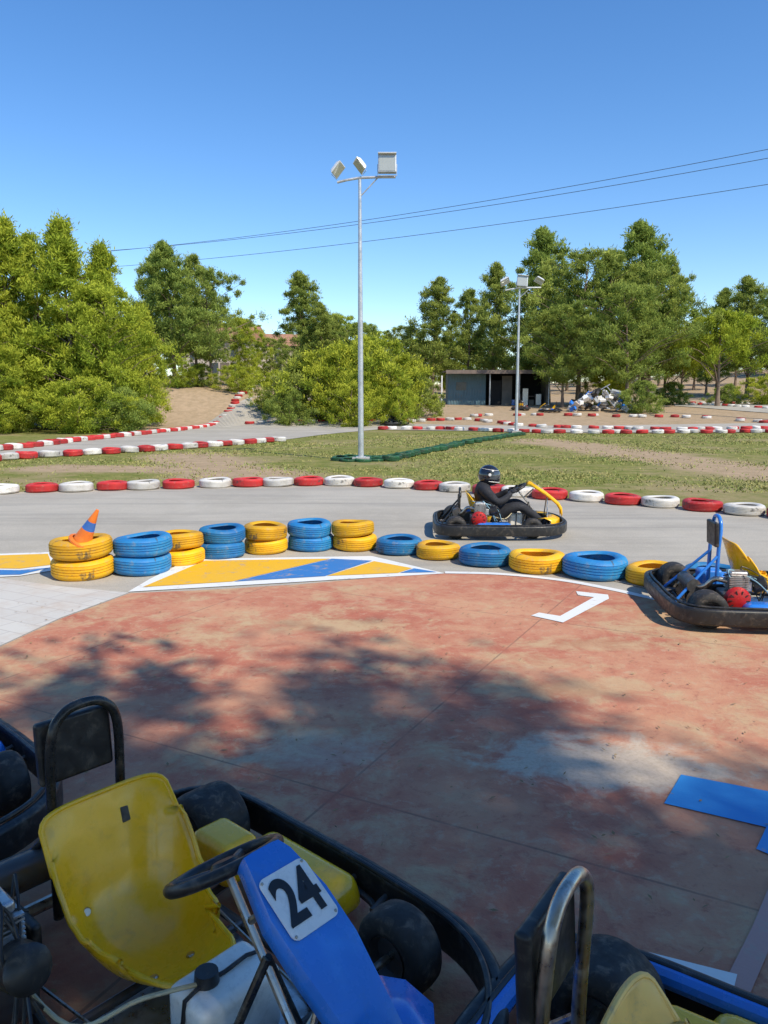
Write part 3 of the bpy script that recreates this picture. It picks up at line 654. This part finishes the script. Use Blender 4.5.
    if detail:
        edge_=[seat_surface(-1+2*i/nu,0) for i in range(nu+1)]+[seat_surface(1,j/nv) for j in range(1,nv+1)]+[seat_surface(1-2*i/nu,1) for i in range(1,nu+1)]+[seat_surface(-1,1-j/nv) for j in range(1,nv)]
        sweep("seat_rim",edge_,.008,seatm,ST,True,1,seg=8)
        for u,v in ((.0,.10),(-.30,.22),(.30,.22),(-.5,.60)):
            p=seat_surface(u,v); p2=seat_surface(u,v+.02); t=(p2-p).normalized(); nr=Vector((0,1,0)).cross(t); 
            if nr.x<0 and v>.4: nr=-nr
            if nr.z<0 and v<.4: nr=-nr
            o=lathe("seat_bolt",[(0,.010),(.011,.010),(.014,.006),(.014,.004)],m_steel,ST,12,loc=p); o.rotation_euler=nr.to_track_quat('Z','Y').to_euler()
        p=seat_surface(.25,.86); o=box("seat_vent",p+Vector((.002,0,.0)),(.008,.03,.05),m_bpl,ST,.004,rot=(0,-.3,0))
    hx=-.50; hh_=(.80 if hoop else .58)-sh[2]
    sweep("seat_hoop",[(hx-.06,.115,.12-sh[2]),(hx-.06,.115,.45),(hx-.05,.11,hh_-.1),(hx-.05,.07,hh_-.02),(hx-.05,0,hh_),(hx-.05,-.07,hh_-.02),(hx-.05,-.11,hh_-.1),(hx-.06,-.115,.45),(hx-.06,-.115,.12-sh[2])],.0155,hoopm,ST,n=6,seg=14)
    if pad: box("head_pad",(hx-.085,-.02,hh_-.14),(.035,.24,.20),m_bpl,ST,.012,rot=(0,-.06,0))
    for s in (1,-1): sweep("hoop_stay",[(hx-.06,.115*s,.42),(-.80-sh[0],.22*s,.13-sh[2])],.012,hoopm,ST,n=1)
    sw=empty("steering",(.20,0,.575),0,K); sw.rotation_euler=(0,math.radians(-30),0)
    ring=[(.13*math.cos(a)*(1 if math.cos(a)>-.6 else .9),.145*math.sin(a),0) for a in [2*math.pi*k/24 for k in range(24)]]
    sweep("steering_wheel",ring,.016,m_bpl,sw,True,3,seg=12)
    for a in (0,130,-130):
        c_,s_=math.cos(math.radians(a)),math.sin(math.radians(a)); sweep("spoke",[(0,0,-.01),(.125*c_,.138*s_,0)],.011,m_dsteel,sw,n=1)
    lathe("hub",[(0,-.03),(.035,-.03),(.04,.0),(.03,.012),(0,.012)],m_bpl,sw,20)
    sweep("steering_column",[(.21,0,.56),(.55,0,.14)],.011,m_steel,K,n=1)
    for s in (1,-1): sweep("column_support",[(.36,.0,.40),(.30,.15*s,.08)],.012,m_blkp,K,n=1)
    sweep("panel_bracket",[(.30,0,.47),(.42,.0,.58)],.01,m_steel,K,n=1)
    path=[(.33,.66),(.35,.68),(.38,.67),(.48,.605),(.58,.54),(.68,.46),(.75,.40),(.79,.335),(.80,.25)]
    hws=[.045,.055,.065,.090,.088,.072,.062,.058,.056]; V=[];Fc=[]
    us=[-1,-.97,-.9,-.5,0,.5,.9,.97,1]; 
    for k,((x,z),hw) in enumerate(zip(path,hws)):
        for u in us:
            dz={1:-.04,.97:-.016,.9:-.003}.get(abs(u),0)
            V.append((x+dz*.4,hw*u,z+dz))
    m_=len(us)
    for k in range(len(path)-1):
        for i in range(m_-1): Fc.append((k*m_+i,k*m_+i+1,(k+1)*m_+i+1,(k+1)*m_+i))
    o=mesh("number_fairing",V,Fc,panelm,K,True,50); sm=o.modifiers.new("s","SOLIDIFY"); sm.thickness=.005; sm.offset=-1
    for s in (1,-1): sweep("fairing_stay",[(.60,.05*s,.46),(.58,.18*s,.09)],.008,m_steel,K,n=1,seg=8)
    tdir=Vector((-.840,0,.543)); nrm=Vector((.543,0,.840)); ydir=Vector((0,1,0))
    R=Matrix((ydir,tdir,nrm)).transposed().to_4x4(); pc=Vector((.475,0,.6085))+nrm*.006
    rr=rrect(.138,.155,.018,5)
    V=[(a,b,.0) for a,b in rr]+[(a,b,.003) for a,b in rr]; n_=len(rr)
    Fc=[tuple(range(n_,2*n_)),tuple(reversed(range(n_)))]+[(i,(i+1)%n_,n_+(i+1)%n_,n_+i) for i in range(n_)]
    pl=mesh("number_plate",V,Fc,m_whp,K); pl.matrix_local=Matrix.Translation(pc)@R
    if number:
        cu=bpy.data.curves.new("number",'FONT'); cu.body=number; cu.size=.135; cu.align_x='CENTER'; cu.align_y='CENTER'; cu.offset=.0035; cu.extrude=.0008; cu.space_character=.92
        t=bpy.data.objects.new("number_digits",cu); link(t,K); cu.materials.append(m_ink); t.matrix_local=Matrix.Translation(pc+nrm*.0045)@R@Matrix.Diagonal((.88,1.12,1,1))
        for a_,b_ in ((-.06,-.068),(.06,-.068),(-.06,.068),(.06,.068)):
            o=lathe("plate_rivet",[(0,.004),(.003,.003),(.004,.0)],m_steel,K,8); o.matrix_local=Matrix.Translation(pc+nrm*.003)@R@Matrix.Translation((a_,b_,0))
    tx=.185
    box("fuel_tank",(tx,.0,.170),(.17,.25,.19),m_whpl,K,.028); lathe("tank_cap",[(0,.03),(.03,.03),(.033,0)],m_bpl,K,16,loc=(tx-.01,-.05,.265))
    sweep("tank_strap",[(tx,-.130,.1),(tx,-.123,.260),(tx,0,.269),(tx,.123,.260),(tx,.130,.1)],.006,m_bpl,K,n=2,seg=6)
    sweep("fuel_hose",[(tx,-.05,.27),(.12,-.2,.28),(0,-.33,.22),(-.25,-.38,.30)],.006,hose,K,seg=8)
    for s in (1,-1):
        sweep("pedal",[(.60,.16*s,.07),(.64,.16*s,.22),(.64,.08*s,.22)],.009,m_steel,K,n=3,seg=8); box("pedal_pad",(.645,.13*s,.20),(.012,.07,.05),m_alu,K,.004)
        sweep("pedal_rod",[(.60,.16*s,.12),(-.3,.27*s,.12)],.005,m_steel,K,n=1,seg=6)
    E=empty("engine",eng,0,K)
    box("crankcase",(0,0,.08),(.22,.2,.18),m_dsteel,E,.02)
    for k in range(8): box("fin_%d"%k,(.02+k*.0,.0,.19+k*.0135),(.15,.15,.006),m_alu,E)
    box("cylinder",(.02,0,.23),(.10,.10,.13),m_alu,E,.01); box("head",(.02,0,.31),(.13,.12,.035),m_alu,E,.012)
    lathe("recoil_cover",[(0,.055),(.05,.055),(.085,.04),(.1,.01),(.1,0)],m_red,E,24,loc=(0,-.1,.12),rot=(math.pi/2,0,0))
    for k in range(10):
        a=2*math.pi*k/10; box("slot_%d"%k,(.065*math.cos(a),-.152,.12+.065*math.sin(a)),(.03,.006,.008),m_bpl,E,rot=(0,-a,0))
    lathe("air_filter",[(0,0),(.055,0),(.06,.01),(.06,.09),(.045,.1),(0,.1)],m_bpl,E,20,loc=(.15,.02,.20),rot=(0,math.radians(70),0))
    box("carburettor",(.11,.02,.20),(.06,.07,.08),m_alu,E,.01)
    sweep("exhaust",[(-.05,.0,.24),(-.14,.02,.25),(-.20,.06,.18),(-.26,.16,.16)],.022,m_steel,E,seg=12)
    sweep("muffler",[(-.27,.1,.17),(-.27,.42,.17)],.055,m_dsteel,E,n=1,seg=20)
    box("chain_guard",(-.15,.13,.12),(.36,.03,.13),m_bpl,E,.012)
    for k in range(6):
        a=random.uniform(-.1,.1); sweep("wire_%d"%k,[(random.uniform(-.1,.1),random.uniform(-.1,.1),.28),(a,.05+random.uniform(-.1,.05),.34+random.uniform(-.03,.03)),(random.uniform(.1,.25),random.uniform(-.05,.07),.25),(random.uniform(.2,.4),random.uniform(-.05,.07),.08)],.0045,random.choice([m_bpl,m_bpl,m_bpl,wblue]),E,seg=6)
    box("battery_box",(-.36,.40,.19),(.20,.15,.15),podl or podm,K,.03)
    return K
k1=kart((-.55,1.93,.012),math.radians(-42),number="24",podm=m_yel,sh=(.012,.012,0))
k2=kart((.82,1.08,.012),math.radians(-34),seatm=m_cream,hoopm=m_steel,podm=m_yel,number="7",trim=m_blu)
k3=kart((-2.20,2.93,.012),math.radians(-42),number="9",podm=m_blu)
k4=kart((3.18,6.22,.012),math.radians(-7),number="11",podm=m_blu,seatm=m_yel,hoopm=m_blu,panelm=m_yel,sh=(.10,-.05,.07),eng=(-.39,-.36,.085))
kd=kart((1.56,10.15,.006),math.radians(-3),number="5",podm=m_blu,panelm=m_yel,nosem=m_yel,hoop=False,pad=False)
kf=kart((.62,50,float(hgt(.7,50))+.05),math.radians(200),number="3",podm=m_bpl,panelm=m_bpl,nosem=m_bpl,seatm=m_bpl,detail=False)
kart(((548-384)/F*61,61,float(hgt(13,61))+.02),math.radians(150),podm=m_blu,panelm=m_yel,detail=False)
kart(((520-384)/F*63,63,float(hgt(11,63))+.02),math.radians(70),podm=m_red,panelm=m_whp,nosem=m_red,detail=False)
# ------------------------------------------------------------------ driver
def skin_obj(name,verts,edges,mat,parent,lv=2,root=0):
    me=bpy.data.meshes.new(name); me.from_pydata([v[0] for v in verts],edges,[]); o=bpy.data.objects.new(name,me); link(o,parent)
    o.modifiers.new("skin",'SKIN'); 
    sv=me.skin_vertices[0].data if me.skin_vertices else None
    if sv is None:
        bpy.context.view_layer.objects.active=o; o.select_set(True); bpy.ops.mesh.customdata_skin_add(); sv=me.skin_vertices[0].data
    for i,v in enumerate(verts):
        r=v[1]; sv[i].radius=(r if isinstance(r,tuple) else (r,r)); sv[i].use_root=(i==root)
    s=o.modifiers.new("sub",'SUBSURF'); s.levels=lv; s.render_levels=lv
    me.materials.append(mat); o.modifiers["skin"].use_smooth_shade=True
    return o
def driver(K):
    D=empty("kart_driver",K.location.copy(),K.rotation_euler.z)
    v=[((-.17,0,.23),(.145,.120)),((-.22,0,.36),(.140,.115)),((-.25,0,.50),(.165,.125)),((-.24,0,.60),(.11,.085)),((-.22,0,.67),(.06,.06))]
    e=[(0,1),(1,2),(2,3),(3,4)]
    for s in (1,-1):
        b=len(v); v+= [((-.23,.18*s,.565),.078),((-.08,.27*s,.42),.058),((.02,.235*s,.46),.05),((.115,.165*s,.545),.034)]
        e+= [(3,b),(b,b+1),(b+1,b+2),(b+2,b+3)]
        b=len(v); v+= [((-.11,.10*s,.20),.10),((.08,.16*s,.33),.085),((.22,.18*s,.38),.068),((.38,.165*s,.27),.058),((.53,.13*s,.15),.045)]
        e+= [(0,b),(b,b+1),(b+1,b+2),(b+2,b+3),(b+3,b+4)]
    skin_obj("body_suit",v,e,m_suit,D)
    for s in (1,-1):
        skin_obj("shoe",[((.50,.13*s,.12),.045),((.57,.13*s,.13),.042),((.61,.13*s,.20),.035)],[(0,1),(1,2)],m_glove,D)
        wx,wy,wz=.115,.165*s,.545
        skin_obj("palm",[((wx-.01,wy,wz-.005),(.028,.028)),((wx+.035,wy-.005*s,wz+.015),(.042,.024)),((wx+.065,wy-.012*s,wz+.030),(.042,.02))],[(0,1),(1,2)],m_glove,D)
        for k,L in enumerate((.030,.034,.032,.026)):
            oz=(k-1.5)*.019; bx_=wx+.075; by=wy-.015*s; bz=wz+.035
            skin_obj("finger_%d"%k,[((bx_-.01+oz*.6,by,bz+oz*.8),.0105),((bx_+L*.5+oz*.6,by-.012*s,bz+.008+oz*.8),.0095),((bx_+L*.8+oz*.6,by-.035*s,bz-.005+oz*.8),.0088),((bx_+L*.3+oz*.6,by-.045*s,bz-.02+oz*.8),.008)],[(0,1),(1,2),(2,3)],m_glove,D,1)
        skin_obj("thumb",[((wx+.02,wy-.02*s,wz+.02),.012),((wx+.045,wy-.05*s,wz+.035),.011),((wx+.07,wy-.065*s,wz+.045),.009)],[(0,1),(1,2)],m_glove,D,1)
    H=empty("helmet",(-.175,0,.755),0,D); H.rotation_euler=(0,math.radians(8),math.radians(-12))
    V=[];Fc=[];nu,nv=28,18
    for j in range(nv+1):
        ph=-math.pi/2*.80+(math.pi/2*1.80)*j/nv
        for i in range(nu):
            a=2*math.pi*i/nu; cx_,cy_=math.cos(a),math.sin(a); r=math.cos(ph)
            ex=.15 if cx_>0 else .14
            if math.sin(ph)<0 and cx_>0: ex+=.03*cx_*min(1,-math.sin(ph)*2)
            V.append((ex*cx_*r,.122*cy_*r,.138*math.sin(ph)))
    for j in range(nv):
        for i in range(nu): Fc.append((j*nu+i,j*nu+(i+1)%nu,(j+1)*nu+(i+1)%nu,(j+1)*nu+i))
    mesh("helmet_shell",V,Fc,m_helm,H,True,60)
    V=[];Fc=[]
    for j in range(8):
        ph=math.radians(-14+44*j/7)
        for i in range(19):
            a=math.radians(-78+156*i/18); V.append((.157*math.cos(a)*math.cos(ph),.128*math.sin(a)*math.cos(ph),.144*math.sin(ph)))
    for j in range(7):
        for i in range(18): Fc.append((j*19+i,j*19+i+1,(j+1)*19+i+1,(j+1)*19+i))
    mesh("visor",V,Fc,m_vis,H,True,60)
    def band(z0,a0,a1,mat,nm,rad=.005):
        pts=[]
        for i in range(15):
            a=math.radians(a0+(a1-a0)*i/14); ph=math.asin(z0); ex=.149 if math.cos(a)>0 else .139
            pts.append((ex*math.cos(a)*math.cos(ph)+ (.03*math.cos(a)*min(1,-z0*2)*math.cos(ph) if z0<0 and math.cos(a)>0 else 0),.121*math.sin(a)*math.cos(ph),.138*z0))
        sweep(nm,pts,rad,mat,H,n=1,seg=6)
    band(.60,-150,150,m_whp,"white_stripe",.003); band(-.5,-80,80,m_whp,"chin_stripe",.004)
    for s in (1,-1): lathe("visor_pivot",[(0,.008),(.018,.008),(.02,0)],m_whp,H,12,loc=(.03,.122*s,.02),rot=(-s*math.pi/2,0,0))
    skin_obj("neck",[((-.22,0,.62),.06),((-.195,0,.70),.055)],[(0,1)],m_skin,D,1)
    return D
driver(kd); driver(kf)
print("done")
